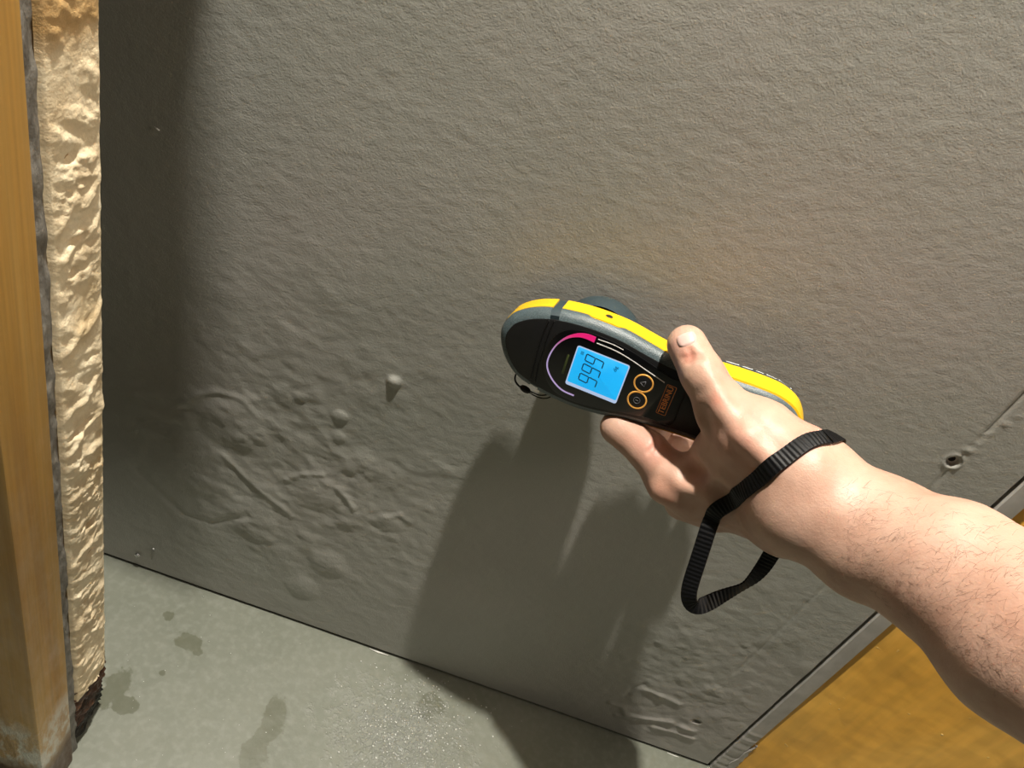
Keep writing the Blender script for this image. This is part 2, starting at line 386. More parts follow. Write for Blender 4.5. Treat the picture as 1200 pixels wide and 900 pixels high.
o = np_mesh('wall_right', np.stack([X, .0015 + .012 * Z - .30 * (X - .3835) - Hb, Z], -1).reshape(-1, 3), np.stack([I[:-1, :-1], I[1:, :-1], I[1:, 1:], I[:-1, 1:]], -1).reshape(-1, 4), M_ORANGE)
tag(o, kind='structure')

# ------------------------------------------------------------------ timber at the left
def post(name, x0, x1, y0, y1, z1, m, label, bev=.0015, z0=0.0):
    xs_ = [x0, x1]; bm = bmesh.new(); box(bm, ((x0 + x1) / 2, (y0 + y1) / 2, (z0 + z1) / 2), (x1 - x0, y1 - y0, z1 - z0), bev)
    o = bm_obj(name, bm, m); tag(o, label, 'post'); return o
post('wooden_post', -.27, -.1788, -.2060, -.1735, 1.8, M_HONEY, 'honey-orange planed timber post at left edge, its foot dark and whitened by damp')
# thin grey sheet, uneven edge
ys = np.linspace(-.1732, -.1652, 7); zs = np.concatenate([np.arange(0, .62, .002), [.8, 1.8]]); Y, Z = np.meshgrid(ys, zs, indexing='ij')
Xs = -.1812 + .0016 * (fbm(Y * 1.5, Z * .6, .008, 41, 3) - .5) * 2
nx, nz = Y.shape; I = np.arange(nx * nz).reshape(nx, nz); vs = np.stack([Xs, Y, Z], -1).reshape(-1, 3)
q = np.stack([I[:-1, :-1], I[1:, :-1], I[1:, 1:], I[:-1, 1:]], -1).reshape(-1, 4)
back = vs.copy(); back[:, 0] = -.27; vs2 = np.concatenate([vs, back]); n0 = len(vs)
q2 = np.concatenate([q, np.stack([I[0, :-1], I[0, 1:], I[0, 1:] + n0, I[0, :-1] + n0], -1), np.stack([I[-1, 1:], I[-1, :-1], I[-1, :-1] + n0, I[-1, 1:] + n0], -1)])
tag(np_mesh('grey_sheet', vs2, q2, M_SHEET), 'thin rough dark grey sheet sandwiched edge-on between honey post and cream foam-smeared post', 'board')
# foam smeared post
root = bpy.data.objects.new('foam_smeared_post', None); COL.objects.link(root); root.location = (-.18, -.145, 0)
tag(root, 'pale cream post smeared with rough dried foam, rotten black at its foot', 'post')
def child_world(o): o.parent = root; o.matrix_parent_inverse = Matrix.Translation((.18, .145, 0)); return o
ya, yb = -.1647, -.1285
ys = np.arange(ya, yb + .0003, .00075); zs = np.concatenate([np.arange(.018, .60, .00085), [.7, .9, 1.8]]); Y, Z = np.meshgrid(ys, zs, indexing='ij')
rot = (fbm(Y, Z, .012, 61) - .5) * .012
sl = Z + (Y + .1285) * .30                      # strokes of the trowel run diagonally
thick = .0006 + .0021 * np.maximum(fbm(Y * .6 + Z * .2, sl, .0085, 51, 4) - .44, 0) * 2.2 + .0020 * np.maximum(fbm(Y, sl * 2.2, .006, 55, 3) - .5, 0) * 2 * sst(.40, .60, fbm(Y, Z, .05, 58, 2))
for zc, wd, h in ((.478, .004, .0028), (.462, .003, .002), (.41, .003, .0035), (.365, .003, .0030), (.34, .0025, .003), (.30, .004, .0022), (.17, .003, .0024), (.238, .002, .002)):
    pz = zc + (Y - ya) * random.uniform(.1, .5) + .002 * np.sin(Y * 300 + zc * 99)
    thick += .7 * h * np.exp(-((Z - pz) / wd) ** 2) * (.35 + .9 * fbm(Y, Z, .008, int(zc * 999), 2)) * sst(-.01, .02, Z - .09)
for zc, yc, sy, sz in ((.508, -.150, .0035, .0022), (.468, -.148, .006, .002), (.452, -.151, .003, .0025), (.350, -.150, .010, .0022), (.262, -.144, .006, .003), (.268, -.150, .004, .002), (.232, -.143, .005, .003), (.19, -.150, .004, .0015)):
    thick -= .0035 * np.exp(-(((Y - yc) / sy) ** 2 + ((Z - zc) / sz) ** 2) ** 1.5)
thick += .0004 * (fbm(Y, Z, .003, 71, 2) - .5)
edg = sst(0, .006, np.minimum(Y - ya, yb - Y)); thick *= (.10 + .90 * edg); Xf = -.1797 + thick * 1.0; edge = np.minimum(Y - ya, yb - Y); Xf -= .0022 * (1 - sst(0, .0016, edge))
foot = Z < (.070 + rot)
nx, nz = Y.shape; I = np.arange(nx * nz).reshape(nx, nz); vs = np.stack([Xf, Y, Z], -1).reshape(-1, 3)
q = np.stack([I[:-1, :-1], I[1:, :-1], I[1:, 1:], I[:-1, 1:]], -1)
keep = ~foot[:-1, :-1]; q = q[keep].reshape(-1, 4)
child_world(np_mesh('dried_foam', vs, q, M_FOAM))
bm = bmesh.new(); box(bm, (-.2253, (ya + yb) / 2, .94), (.088, yb - ya - .0012, 1.72), .001)
t_, col_, n2_ = wood('bare_timber', (.36, .21, .08), (.46, .29, .12), (.55, .37, .18)); t_.set(base=col_, rough=.5); child_world(bm_obj('timber_core', bm, t_.m))
# rotten foot: splintered, stepping back towards the floor
rotn = lambda a, b: .012 * (fbm(a, b, .009, 95) - .5)
ys = np.arange(ya, yb + .0002, .0009); zs = np.arange(0, .088, .0009); Y, Z = np.meshgrid(ys, zs, indexing='ij')
Xr = -.1812 + .007 * (fbm(Y * .6, Z * 1.6 + Y * .6, .007, 91, 4) - .5) * 1.2 - .0035 * (1 - sst(.022, .040, Z + rotn(Y, Z))); nx, nz = Y.shape; I = np.arange(nx * nz).reshape(nx, nz)
vs = np.stack([Xr, Y, Z], -1).reshape(-1, 3); n0 = len(vs); bk_ = vs.copy(); bk_[:, 0] = -.27
q = np.stack([I[:-1, :-1], I[1:, :-1], I[1:, 1:], I[:-1, 1:]], -1).reshape(-1, 4)
q = np.concatenate([q, np.stack([I[0, :-1], I[0, 1:], I[0, 1:] + n0, I[0, :-1] + n0], -1), np.stack([I[-1, 1:], I[-1, :-1], I[-1, :-1] + n0, I[-1, 1:] + n0], -1)])
child_world(np_mesh('rotten_foot', np.concatenate([vs, bk_]), q, M_ROT))
# unseen batten added above the view, outline shaped to shade the board's left
PB = [(-1.2, -.004), (-.162, -.004), (-.156, -.05), (-.130, -.066), (-.105, -.082), (-1.2, -.082)]
o = mesh('shade_batten', [(x, y, z) for z in (.85, .89) for x, y in PB], [(0, 1, 2, 3, 4, 5), (11, 10, 9, 8, 7, 6)] + [(k, (k + 1) % 6, 6 + (k + 1) % 6, 6 + k) for k in range(6)], t_.m, None, False)
sharp(o); tag(o, kind='structure')

# ------------------------------------------------------------------ MOISTURE METER
MR = Matrix(((U[0], V[0], N[0], P0[0]), (U[1], V[1], N[1], P0[1]), (U[2], V[2], N[2], P0[2]), (0, 0, 0, 1)))
meter = bpy.data.objects.new('moisture_meter', None); COL.objects.link(meter); meter.matrix_world = MR
tag(meter, 'black and yellow handheld moisture meter with lit blue screen pressed against the wall', 'meter')
mm = .001
CT = [(-11, 7), (-10, 13), (-6, 20.5), (3, 27.5), (15, 32.5), (30, 35.5), (45, 36.6), (60, 36.1), (75, 33.8), (90, 31.8), (105, 31.5), (120, 33), (140, 34), (152, 33), (162, 28.5), (169, 19), (172, 8),
      (170, -1), (163, -9), (150, -12), (130, -12.5), (113, -13), (96, -15), (80, -17.2), (60, -21.7), (44, -23.5), (27, -22.8), (12, -20), (3, -16), (-5, -8), (-9.3, 0)]
OUT = spline(CT, 8, True) * mm
def inset(P, d):
    T = nrm(np.roll(P, -1, 0) - np.roll(P, 1, 0)); n_ = np.stack([T[:, 1], -T[:, 0]], -1)   # curve runs clockwise: inward is to the right
    return P + n_ * d * mm
n_o = len(OUT)
def ring3(d, wv): 
    p = inset(OUT, d); return np.column_stack([p, np.full(n_o, wv * mm)])
M_HOUS = plain('slate_housing', (.030, .048, .055), .45, nscale=900, var=.1, bump=.1)
t = NT('textured_grey'); vo = t.n('ShaderNodeTexVoronoi'); vo.inputs['Scale'].default_value = 1500; t.link(t.co(), vo.inputs['Vector'])
t.set(base=t.ramp(vo.outputs['Distance'], [(.1, (.105, .14, .15)), (.6, (.055, .078, .085))]), rough=.42); t.bump(vo.outputs['Distance'], .35, .0003); M_BUMP = t.m
M_YEL = plain('yellow_plastic', (.80, .48, .010), .35, nscale=60, var=.05)
M_FACE = plain('black_face', (.003, .003, .0034), .5, nscale=500, var=.3)
M_PLATE = plain('glossy_black', (.002, .002, .0025), .28, nscale=100, var=.3)
def loft(name, rings, m, idx=None, cap0=False, cap1=False):
    idx = list(range(n_o)) if idx is None else idx; closed = len(idx) == n_o; k = len(idx); vs = []; fs = []
    for r in rings: vs += [r[i] for i in idx]
    for a in range(len(rings) - 1):
        for j in range(k if closed else k - 1): fs.append((a * k + j, a * k + (j + 1) % k, (a + 1) * k + (j + 1) % k, (a + 1) * k + j))
    if cap0: fs.append(tuple(range(k))[::-1])
    if cap1: fs.append(tuple((len(rings) - 1) * k + j for j in range(k)))
    return sharp(mesh(name, vs, fs, m, meter), 40)
def ring_v(d0, d1, wv):      # inset grows from the handle (d1) to the head (d0)
    p0, p1 = inset(OUT, d0), inset(OUT, d1); s_ = sst(.02, .10, OUT[:, 0])[:, None]; return np.column_stack([p0 * (1 - s_) + p1 * s_, np.full(n_o, wv * mm)])
loft('housing', [ring3(3.2, -2.4), ring3(.5, -6), ring3(.5, -20.2), ring_v(1.2, .5, -22), ring_v(3.2, .9, -25), ring_v(6, 2.4, -28), ring_v(9, 6, -30)], M_HOUS, None, True, True)
def sel(f): 
    s = [i for i in range(n_o) if f(OUT[i][0] / mm, OUT[i][1] / mm)]
    # rotate so the run is contiguous
    for c in range(len(s)):
        if (s[c] - 1) % n_o not in s: return [(s[c] + j) % n_o for j in range(len(s))]
    return s
nose = sel(lambda u, v: u < 15.8 and v > 4.5)
body_i = sel(lambda u, v: u > 19.5)
nose_all = sel(lambda u, v: u < 15.8)
def band(name, idx, m, d0=-.35, lo=-20.4, hi=-6.4, taper=None, notch=False):
    vs = []; fs = []; k = len(idx)
    P1 = inset(OUT, d0); Pi = inset(OUT, 1.2)
    for a, i in enumerate(idx):
        s = a / (k - 1); top = lo; bot = hi
        if taper: top = lo * (1) + 0; c_ = min(1, s / .35); bot = hi + (lo + 4 - hi) * (1 - c_) * .7
        u_ = OUT[i][0] / mm; bot += 2.6 * sst(60, 120, u_)
        if notch and OUT[i][1] > 0: bot += 1.7 * (sst(36, 38.5, u_) - sst(55, 57.5, u_))
        for P, wv in ((Pi, bot), (P1, bot + (-.4)), (P1, top + .4), (Pi, top)): vs.append((P[i][0], P[i][1], wv * mm))
        if a: b0 = 4 * (a - 1); fs += [(b0 + q, b0 + q + 1, b0 + q + 5, b0 + q + 4) for q in range(3)]
    fs += [(0, 1, 2, 3), tuple(4 * (k - 1) + q for q in (3, 2, 1, 0))]
    return sharp(mesh(name, vs, fs, m, meter), 40)
band('yellow_trim', nose, M_YEL, taper=True)
band('yellow_trim', body_i, M_YEL, notch=True)
for idx in (nose_all, body_i):
    loft('textured_shell', [ring3(.7, -10.4), ring3(-.1, -10), ring3(-.1, -6.2), ring3(.5, -4.4), ring3(1.8, -2.5), ring3(3.5, -1.1), ring3(5.2, -.45), ring3(5.5, -.9)], M_BUMP, idx)
loft('face_panel', [ring3(5.0, -1.2), ring3(5.0, -.3), ring3(5.6, 0)], M_FACE, None, True, True)
# glossy plate carrying the display
PL = spline([(19.5, 5), (21, 16), (27, 25), (38, 29), (52, 29.4), (66, 28.0), (80, 24.8), (92, 21.8), (102, 20.5), (103, 6), (102.5, -6.5), (90, -8), (76, -10.5), (62, -14), (46, -16.5), (32, -15.2), (23.5, -7)], 5, True) * mm
def plate(name, poly, z0, z1, m, inset_=.0004, parent=None):
    poly = np.array(poly, float); k = len(poly); c_ = poly.mean(0); P2 = poly + nrm(c_ - poly) * inset_
    vs = [(*p, z0) for p in poly] + [(*p, z1 - inset_ * .6) for p in poly] + [(*p, z1) for p in P2]
    fs = [(a * k + j, a * k + (j + 1) % k, (a + 1) * k + (j + 1) % k, (a + 1) * k + j) for a in range(2) for j in range(k)] + [tuple(2 * k + j for j in range(k)), tuple(range(k))[::-1]]
    return sharp(mesh(name, vs, fs, m, parent or meter), 40)
plate('display_plate', PL, -.0002, .0007, M_PLATE)
Z0 = .0007
# head seam: shallow raised rib across the face
vs, fs = tube([(*p, .0001) for p in spline([(16.2, 27), (15.2, 16), (15, 4), (15.4, -6), (16.2, -14)], 6) * mm], .0005, 6); mesh('seam', vs, fs, M_PLATE, meter)
vs, fs = tube([(*p, .0001) for p in spline([(19.2, 28), (18.2, 16), (18, 4), (18.2, -6), (19, -14.5)], 6) * mm], .0004, 6); mesh('seam', vs, fs, M_PLATE, meter)
# display
def glow(name, colr, st, base=(.02, .02, .02)):
    t = NT(name); t.set(base=base, rough=.2); t.b.inputs['Emission Color'].default_value = (*colr, 1); t.b.inputs['Emission Strength'].default_value = st; return t.m
t = NT('screen_blue'); s_ = t.sep(); nz_ = t.noise(60, 2)
g = t.ramp(t.math('ADD', t.math('MULTIPLY', t.math('SUBTRACT', s_[1], -.0065), 14.0), t.math('MULTIPLY', nz_, .6)), [(.2, (.004, .50, .98)), (.55, (.0, .44, .98)), (.9, (.08, .62, .98))])
t.set(base=(.02, .10, .15), rough=.25); t.link(g, t.b.inputs['Emission Color']); t.b.inputs['Emission Strength'].default_value = .88; M_LCD = t.m
def rrect(u0, u1, v0, v1, r, n=4):
    out = []
    for cx_, cy_, a0 in ((u1 - r, v1 - r, 0), (u0 + r, v1 - r, 90), (u0 + r, v0 + r, 180), (u1 - r, v0 + r, 270)):
        for k in range(n + 1): a = math.radians(a0 + 90 * k / n); out.append((cx_ + r * math.cos(a), cy_ + r * math.sin(a)))
    return np.array(out) * mm
frame = plate('screen_frame', rrect(36.6, 68.8, -7.2, 19.5, 1.4), Z0 - .0002, Z0 + .0003, glow('screen_rim', (.55, .70, .98), .75), .0002)
scr = plate('screen', rrect(37.3, 68.1, -4.9, 18.9, 1.0), Z0, Z0 + .0005, M_LCD, .0001)
M_SEG = plain('lcd_segment', (.003, .05, .13), .5, nscale=50, var=.1)
def seg9(u0, v0, hgt=10.8, wid=4.3, s=.68, skew=.10):     # up is -u, right is +v
    bm = bmesh.new(); hh = hgt / 2
    S = [((0, 0), (wid, 0)), ((0, 0), (0, hh)), ((wid, 0), (wid, hh)), ((0, hh), (wid, hh)), ((wid, hh), (wid, hgt)), ((0, hgt), (wid, hgt))]
    for (a, b), (c, d) in S:
        a2, c2 = (a, c); L = math.hypot(c - a, d - b) - .35
        p = np.array([u0 + (b + d) / 2, v0 + (a + c) / 2 + skew * (hgt - (b + d) / 2)])
        vert = a == c
        box(bm, (p[0] * mm, p[1] * mm, Z0 + .00055), ((L if vert else s) * mm, (s if vert else L) * mm, .00012), rot=Matrix.Rotation(-skew if vert else 0, 3, 'Z'))
    return bm_obj('digit', bm, M_SEG, scr, False)
for v0 in (-1.9, 4.7, 11.2): seg9(43.3, v0)
def text(name, body, u, v, size, m, parent, z, rot=math.pi / 2, bold=0):
    c_ = bpy.data.curves.new(name, 'FONT'); c_.body = body; c_.size = size * mm; c_.align_x = 'CENTER'; c_.align_y = 'CENTER'; c_.extrude = .00004; c_.offset = bold
    ob = bpy.data.objects.new(name, c_); COL.objects.link(ob); bpy.context.view_layer.update()
    me = bpy.data.meshes.new_from_object(ob.evaluated_get(bpy.context.evaluated_depsgraph_get())); COL.objects.unlink(ob); bpy.data.objects.remove(ob)
    me.transform(Matrix.Translation((u * mm, v * mm, z)) @ Matrix.Rotation(rot, 4, 'Z')); me.materials.clear(); me.materials.append(m)
    o = bpy.data.objects.new(name, me); COL.objects.link(o); o.parent = parent; return o
text('unit_text', 'dig', 61.6, 14.3, 3.0, M_SEG, scr, Z0 + .00058)
bm = bmesh.new(); box(bm, (40.6 * mm, 16 * mm, Z0 + .00055), (1.9 * mm, 2.2 * mm, .0001)); bm_obj('battery_symbol', bm, glow('lcd_dim', (0, .30, .62), .8), scr, False)
# arc of light round the display
ARC = spline([(45.0, 26.6), (40, 26.7), (35, 25.4), (29.5, 21.6), (25.2, 15.5), (23.0, 8.5), (22.7, 1.5), (25, -4), (30, -9), (36.5, -12.2), (44, -12.6)], 8) * mm
T_ = nrm(np.gradient(ARC, axis=0)); Nn = np.stack([-T_[:, 1], T_[:, 0]], -1); k = len(ARC); s = np.linspace(0, 1, k)
wd = (.00042 + .0014 * (1 - sst(.0, .42, s)))
def strip(name, P, Nn, wd, m, z=Z0 + .0001):
    vs = []; fs = []
    for i in range(len(P)):
        a, b = P[i] + Nn[i] * wd[i], P[i] - Nn[i] * wd[i]; vs += [(*a, z - .0002), (*a, z + .0002), (*b, z + .0002), (*b, z - .0002)]
        if i: q = 4 * (i - 1); fs += [(q + j, q + j + 1, q + j + 5, q + j + 4) for j in range(3)]
    fs += [(0, 1, 2, 3), tuple(4 * (len(P) - 1) + j for j in (3, 2, 1, 0))]
    return mesh(name, vs, fs, m, meter, False)
t = NT('indicator_arc'); s_ = t.sep()
g = t.ramp(t.math('ADD', t.math('MULTIPLY', s_[1], 22.0), t.math('MULTIPLY', s_[0], 4.0)), [(.28, (.42, .36, .62)), (.50, (.45, .12, .30)), (.66, (.80, .01, .16)), (.75, (.85, .0, .17))])
t.set(base=(.1, .02, .05), rough=.3); t.link(g, t.b.inputs['Emission Color']); t.b.inputs['Emission Strength'].default_value = .85
strip('light_arc', ARC, Nn, wd, t.m)
M_LINE = plain('silver_line', (.75, .72, .70), .3, nscale=100, var=.1)
for pts, wv in (([(46.5, 25.0), (57, 24.9), (66, 23.6), (78, 20.6), (90, 17.6)], .00024), ([(46.5, 27.6), (55, 27.9), (62, 27.2)], .00018)):
    L = spline(pts, 6) * mm; T_ = nrm(np.gradient(L, axis=0)); strip('silver_line', L, np.stack([-T_[:, 1], T_[:, 0]], -1), np.full(len(L), wv), M_LINE)
plate('sensor_window', rrect(32.6, 34.0, -2, 11.5, .5), Z0, Z0 + .0001, plain('olive_window', (.035, .045, .012), .4), .0001)
# buttons
M_GOLD = glow('lit_amber_ring', (.55, .23, .04), .45, (.5, .26, .06)); M_DIM = plain('dim_print', (.12, .12, .13), .4)
for v0, sym in ((12.2, 'tri'), (.6, 'power')):
    c0 = np.array([79.3, v0]); b0 = plate('button', np.array([c0 + 4.6 * np.array([math.cos(a), math.sin(a)]) for a in np.arange(32) * math.pi / 16]) * mm, Z0, Z0 + .0006, M_FACE, .0005)
    vs, fs = tube([((c0[0] + 5.35 * math.cos(a)) * mm, (c0[1] + 5.35 * math.sin(a)) * mm, Z0 + .0001) for a in np.arange(40) * math.pi / 20], .00052, 8, True)
    mesh('button_ring', vs, fs, M_GOLD, b0)
    zz = Z0 + .0007
    if sym == 'tri': L = [((c0[0] + 2.0 * math.cos(a)) * mm, (c0[1] + 2.0 * math.sin(a)) * mm, zz) for a in (math.pi, math.pi / 3, -math.pi / 3)]
    else: L = [((c0[0] + 1.9 * math.cos(a)) * mm, (c0[1] + 1.9 * math.sin(a)) * mm, zz) for a in np.arange(24) * math.pi / 12]
    if sym == 'tri': P_ = np.array(L); L = [P_[a] + (P_[(a + 1) % 3] - P_[a]) * f for a in range(3) for f in (0.02, .5, .98)]
    vs, fs = tube(L, .00018, 5, True); mesh('button_symbol', vs, fs, M_DIM, b0)
    if sym == 'power':
        vs, fs = tube([((c0[0] + a) * mm, c0[1] * mm, zz) for a in (-1.0, 0, 1.0)], .00018, 5); mesh('button_symbol', vs, fs, M_DIM, b0)
# name label
M_OR = glow('orange_glow_print', (.40, .12, .02), .15, (.42, .13, .03))  # printed label given a faint glow of its own
R_ = rrect(91.9, 97.4, -2.2, 17.2, .5, 3); Rl = [np.array([*p, Z0 + .0001]) for p in R_]
vs, fs = tube(Rl, .00014, 5, True); lab = mesh('name_label', vs, fs, M_OR, meter)
text('label_text', 'TEBRINU', 94.6, 7.5, 4.6, M_OR, lab, Z0 + .0001, bold=.00005)
# hole in the yellow trim
def on_side(u, wv, out=0.0):
    i = min(range(n_o), key=lambda i: abs(OUT[i][0] / mm - u) + (100 if OUT[i][1] < 0 else 0)); p = inset(OUT, -out)[i]; return np.array([p[0], p[1], wv * mm])
p = on_side(46, -13.0, .45); vs, fs = tube([p + np.array([0, -.001, 0]), p + np.array([0, .00012, 0])], .0021, 20); mesh('screw_hole', vs, fs, M_BLACK, meter)
vs, fs = tube([p + np.array([  .0023 * math.cos(a), .0000, .0023 * math.sin(a)]) for a in np.arange(24) * math.pi / 12], .0002, 6, True); mesh('hole_rim', vs, fs, M_YEL, meter)
# ribs on the back edge of the handle
M_WHITE = plain('white_dash', (.75, .78, .78), .35)
for k_ in range(5):
    u0 = 118 + k_ * 8.2
    a, b = on_side(u0, -28.2, -2.4), on_side(u0 + 5.6, -28.2, -2.4)
    vs, fs = tube([a, (a + b) / 2, b], [.00035, .0004, .00035], 6); mesh('bright_rib', vs, fs, M_WHITE, meter)
    a = on_side(u0 + 6.9, -26.0, -1.3); vs, fs = tube([a - np.array([.0004, 0, 0]), a + np.array([.0004, 0, 0])], .0004, 6); mesh('bright_rib', vs, fs, M_WHITE, meter)
# sensor foot reaching from the back to the wall
SU, SV = 43.0, 14.0
prof = [(24.5, -24), (25.5, -30), (26.2, -34), (25.6, -38.5), (23.5, -41.5), (18, -43.3), (0.01, -43.8)]
vs = []; fs = []
for a, (r, wv) in enumerate(prof):
    for j in range(40): q = j * math.pi / 20; vs.append(((SU + r * math.cos(q)) * mm, (SV - 2 + r * math.sin(q)) * mm, wv * mm))
    if a: fs += [((a - 1) * 40 + j, (a - 1) * 40 + (j + 1) % 40, a * 40 + (j + 1) % 40, a * 40 + j) for j in range(40)]
sharp(mesh('sensor_foot', vs, fs, M_HOUS, meter))
# small cord loop with bead on the head
M_CORD = plain('black_cord', (.008, .008, .009), .7)
def DP(px, py, wv): return on_face(px, py, wv * mm)
lp = spline([DP(608, 434, -12), DP(604, 441, -12), DP(605, 448, -11), DP(611, 454, -10), DP(620, 458, -9.5), DP(632, 463, -9), DP(642, 462, -10), DP(650, 456, -12)], 6)
lp2 = spline([DP(608, 434, -12), DP(603.5, 441, -12), DP(604.5, 448.5, -11), DP(611, 455, -10), DP(620, 460, -9.5), DP(632, 466, -8), DP(643, 466, -9), DP(652, 458, -12)], 6)
vs, fs = tube(lp, .00045, 6); cordo = mesh('cord_loop', vs, fs, M_CORD); tag(cordo, 'tiny black cord loop with bead hanging under the head of the meter', 'cord')
vs, fs = tube(lp2, .00045, 6); mesh('cord', vs, fs, M_CORD, cordo)
c0 = DP(615.5, 456.2, -9.6); ax = nrm(DP(622, 460, -9.5) - DP(609, 452, -9.8)); s = np.linspace(-1, 1, 9)
vs, fs = tube([c0 + ax * q * .0038 for q in s], np.sqrt(np.maximum(1 - s * s, .03)) * .0022, 12); mesh('bead', vs, fs, M_CORD, cordo)

# ------------------------------------------------------------------ HAND AND FOREARM: one continuous surface grown from a distance field
def HP(px, py, wv): return on_face(px, py, wv)
prims = []      # (a, b, ra, rb, k)
def cap(a, b, ra, rb, k=.006): prims.append((np.array(a), np.array(b), ra, rb, k))
# thumb
T0, T1, T2 = HP(805, 404, .001), HP(823, 438, .013), HP(849, 483, .021)
cap(T0, T1, .0108, .0113, .004); cap(T1, T2, .0110, .0140, .004)
T3, T4 = HP(884, 512, .027), HP(938, 556, .038)
cap(T2, T3, .0137, .0205, .006); cap(T3, T4, .0205, .0222, .006)
# index
I1, Im, I0 = HP(724, 501, -.006), HP(760, 529, .003), HP(787, 562, .010)
cap(I1, Im, .0103, .0118, .003); cap(Im, I0, .0118, .0142, .003)
I2, I3 = HP(752, 474, -.044), HP(792, 452, -.0455)
cap(I1, I2, .0095, .0085, .003); cap(I2, I3, .0083, .0072, .002)
# index metacarpal and the back of the hand
K1, K2, K3 = HP(818, 573, .010), HP(855, 574, .018), HP(925, 596, .032)
cap(I0, K1, .0140, .0182, .006); cap(K1, K2, .0182, .0195, .006); cap(K2, K3, .0195, .0215, .006)
cap(HP(800, 588, .002), HP(838, 599, .008), .0112, .0115, .006)
cap(HP(852, 530, .020), HP(925, 570, .036), .0165, .022, .008)
cap(HP(835, 530, .016), HP(815, 553, .012), .0095, .0105, .009)     # web between thumb and index
# middle, ring and little finger wrap under and behind the handle
for (mx, my, mw), (p1, p2, pw), (d1, d2, dw), (t1, t2, tw), r in (
        ((815, 584, -.010), (757, 519, -.031), (784, 486, -.0505), (815, 470, -.049), .0100),
        ((842, 588, -.028), (784, 525, -.046), (812, 500, -.058), (838, 484, -.054), .0094),
        ((868, 588, -.040), (826, 543, -.054), (845, 518, -.062), (868, 500, -.058), .0084)):
    m_, p_, d_, t_p = HP(mx, my, mw), HP(p1, p2, pw), HP(d1, d2, dw), HP(t1, t2, tw)
    cap(m_, p_, r * 1.25, r, .0025); cap(p_, d_, r * .97, r * .85, .002); cap(d_, t_p, r * .85, r * .74, .002)
    cap(m_, HP(925, 602, .030), r * 1.35, .019, .006)
# wrist and forearm: radial and ulnar sides
WR = [((955, 562), (930, 600), .388, .0192), ((1041, 610), (1010, 651), .370, .0192), ((1124, 650), (1092, 683), .342, .0222), ((1224, 714), (1188, 765), .312, .0266)]
rad = [at_depth(*a, d) for a, b, d, r in WR]; uln = [at_depth(*b, d) for a, b, d, r in WR]; rs = [q[3] for q in WR]
dirv = nrm((rad[3] + uln[3]) / 2 - (rad[1] + uln[1]) / 2)
rad.append(rad[3] + dirv * .15); uln.append(uln[3] + dirv * .15); rs.append(.034)
dep = nrm(ray(950, 580)) * .004
for k_ in range(4):
    cap(rad[k_], rad[k_ + 1], rs[k_], rs[k_ + 1], .010); cap(uln[k_], uln[k_ + 1], rs[k_], rs[k_ + 1], .010)
    cap((rad[k_] + uln[k_]) / 2 - dep, (rad[k_ + 1] + uln[k_ + 1]) / 2 - dep, rs[k_] * 1.04, rs[k_ + 1] * 1.04, .010)
cap(T4, rad[0], .0222, .0195, .010); cap(K3, uln[0], .0215, .0195, .010); cap(HP(925, 602, .030), uln[0], .019, .018, .01)
subs = []       # (a, b, r, k): shallow grooves and hollows
adds = []
def seg_sdf(P, a, b, ra, rb):
    ab = b - a; L = float(ab @ ab) + 1e-12; t = np.clip(((P - a) @ ab) / L, 0, 1)
    return np.linalg.norm(P - (a + t[..., None] * ab), axis=-1) - (ra + (rb - ra) * t)
def smin(a, b, k): h = np.maximum(k - np.abs(a - b), 0) / k; return np.minimum(a, b) - h * h * k * .25
def sdf(P):
    d = np.full(P.shape[:-1], 1.0)
    for a, b, ra, rb, k in prims + adds: d = smin(d, seg_sdf(P, a, b, ra, rb), k)
    for a, b, r, k in subs: d = -smin(-d, seg_sdf(P, a, b, r, r), k)
    return d
def grad(P, e=3e-4):
    g = np.stack([sdf(P + e * v) - sdf(P - e * v) for v in np.eye(3)], -1); return nrm(g)
def hit(px, py, off=0.0, back=False):
    v = nrm(ray(px, py)); t = .75 if back else .15; sgn = -1 if back else 1
    for _ in range(90):
        d = float(sdf((CAM + v * t)[None])[0]) - off
        if d < 2e-5: break
        t += sgn * d * .9
        if not .1 < t < .8: return None
    return CAM + v * t
def on_skin(px, py, h=0.0):
    p = hit(px, py); return None if p is None else p + grad(p[None])[0] * h
# relief found on the surface: hollows, tendons, creases
def groove(pts, r, k, h):
    q = [on_skin(*p, h) for p in pts]
    for a, b in zip(q[:-1], q[1:]):
        if a is not None and b is not None: subs_new.append((a, b, r, k))
def ridge(pts, r, k, h):
    q = [on_skin(*p, h) for p in pts]
    for a, b in zip(q[:-1], q[1:]):
        if a is not None and b is not None: adds_new.append((a, b, r, r * .9, k))
subs_new, adds_new = [], []
ridge([(834, 448), (850, 480), (872, 512), (905, 545)], .0040, .006, -.0026)
ridge([(775, 552), (800, 566), (850, 566)], .0050, .008, -.003)
ridge([(772, 576), (784, 582)], .0060, .007, -.003)
groove([(812, 552), (822, 557)], .0050, .008, .0030)
groove([(822, 487), (828, 500)], .0040, .006, .0022)
groove([(845, 575), (850, 580)], .0050, .008, .0040)
groove([(800, 420), (809, 417), (820, 415)], .0009, .0020, .0004)
groove([(803, 425), (812, 421), (822, 420)], .0008, .0018, .0004)
groove([(808, 410), (810, 417), (808, 424)], .0010, .0022, .0003)
groove([(770, 515), (766, 524), (760, 530)], .0008, .0022, .0004)
subs += subs_new; adds += adds_new

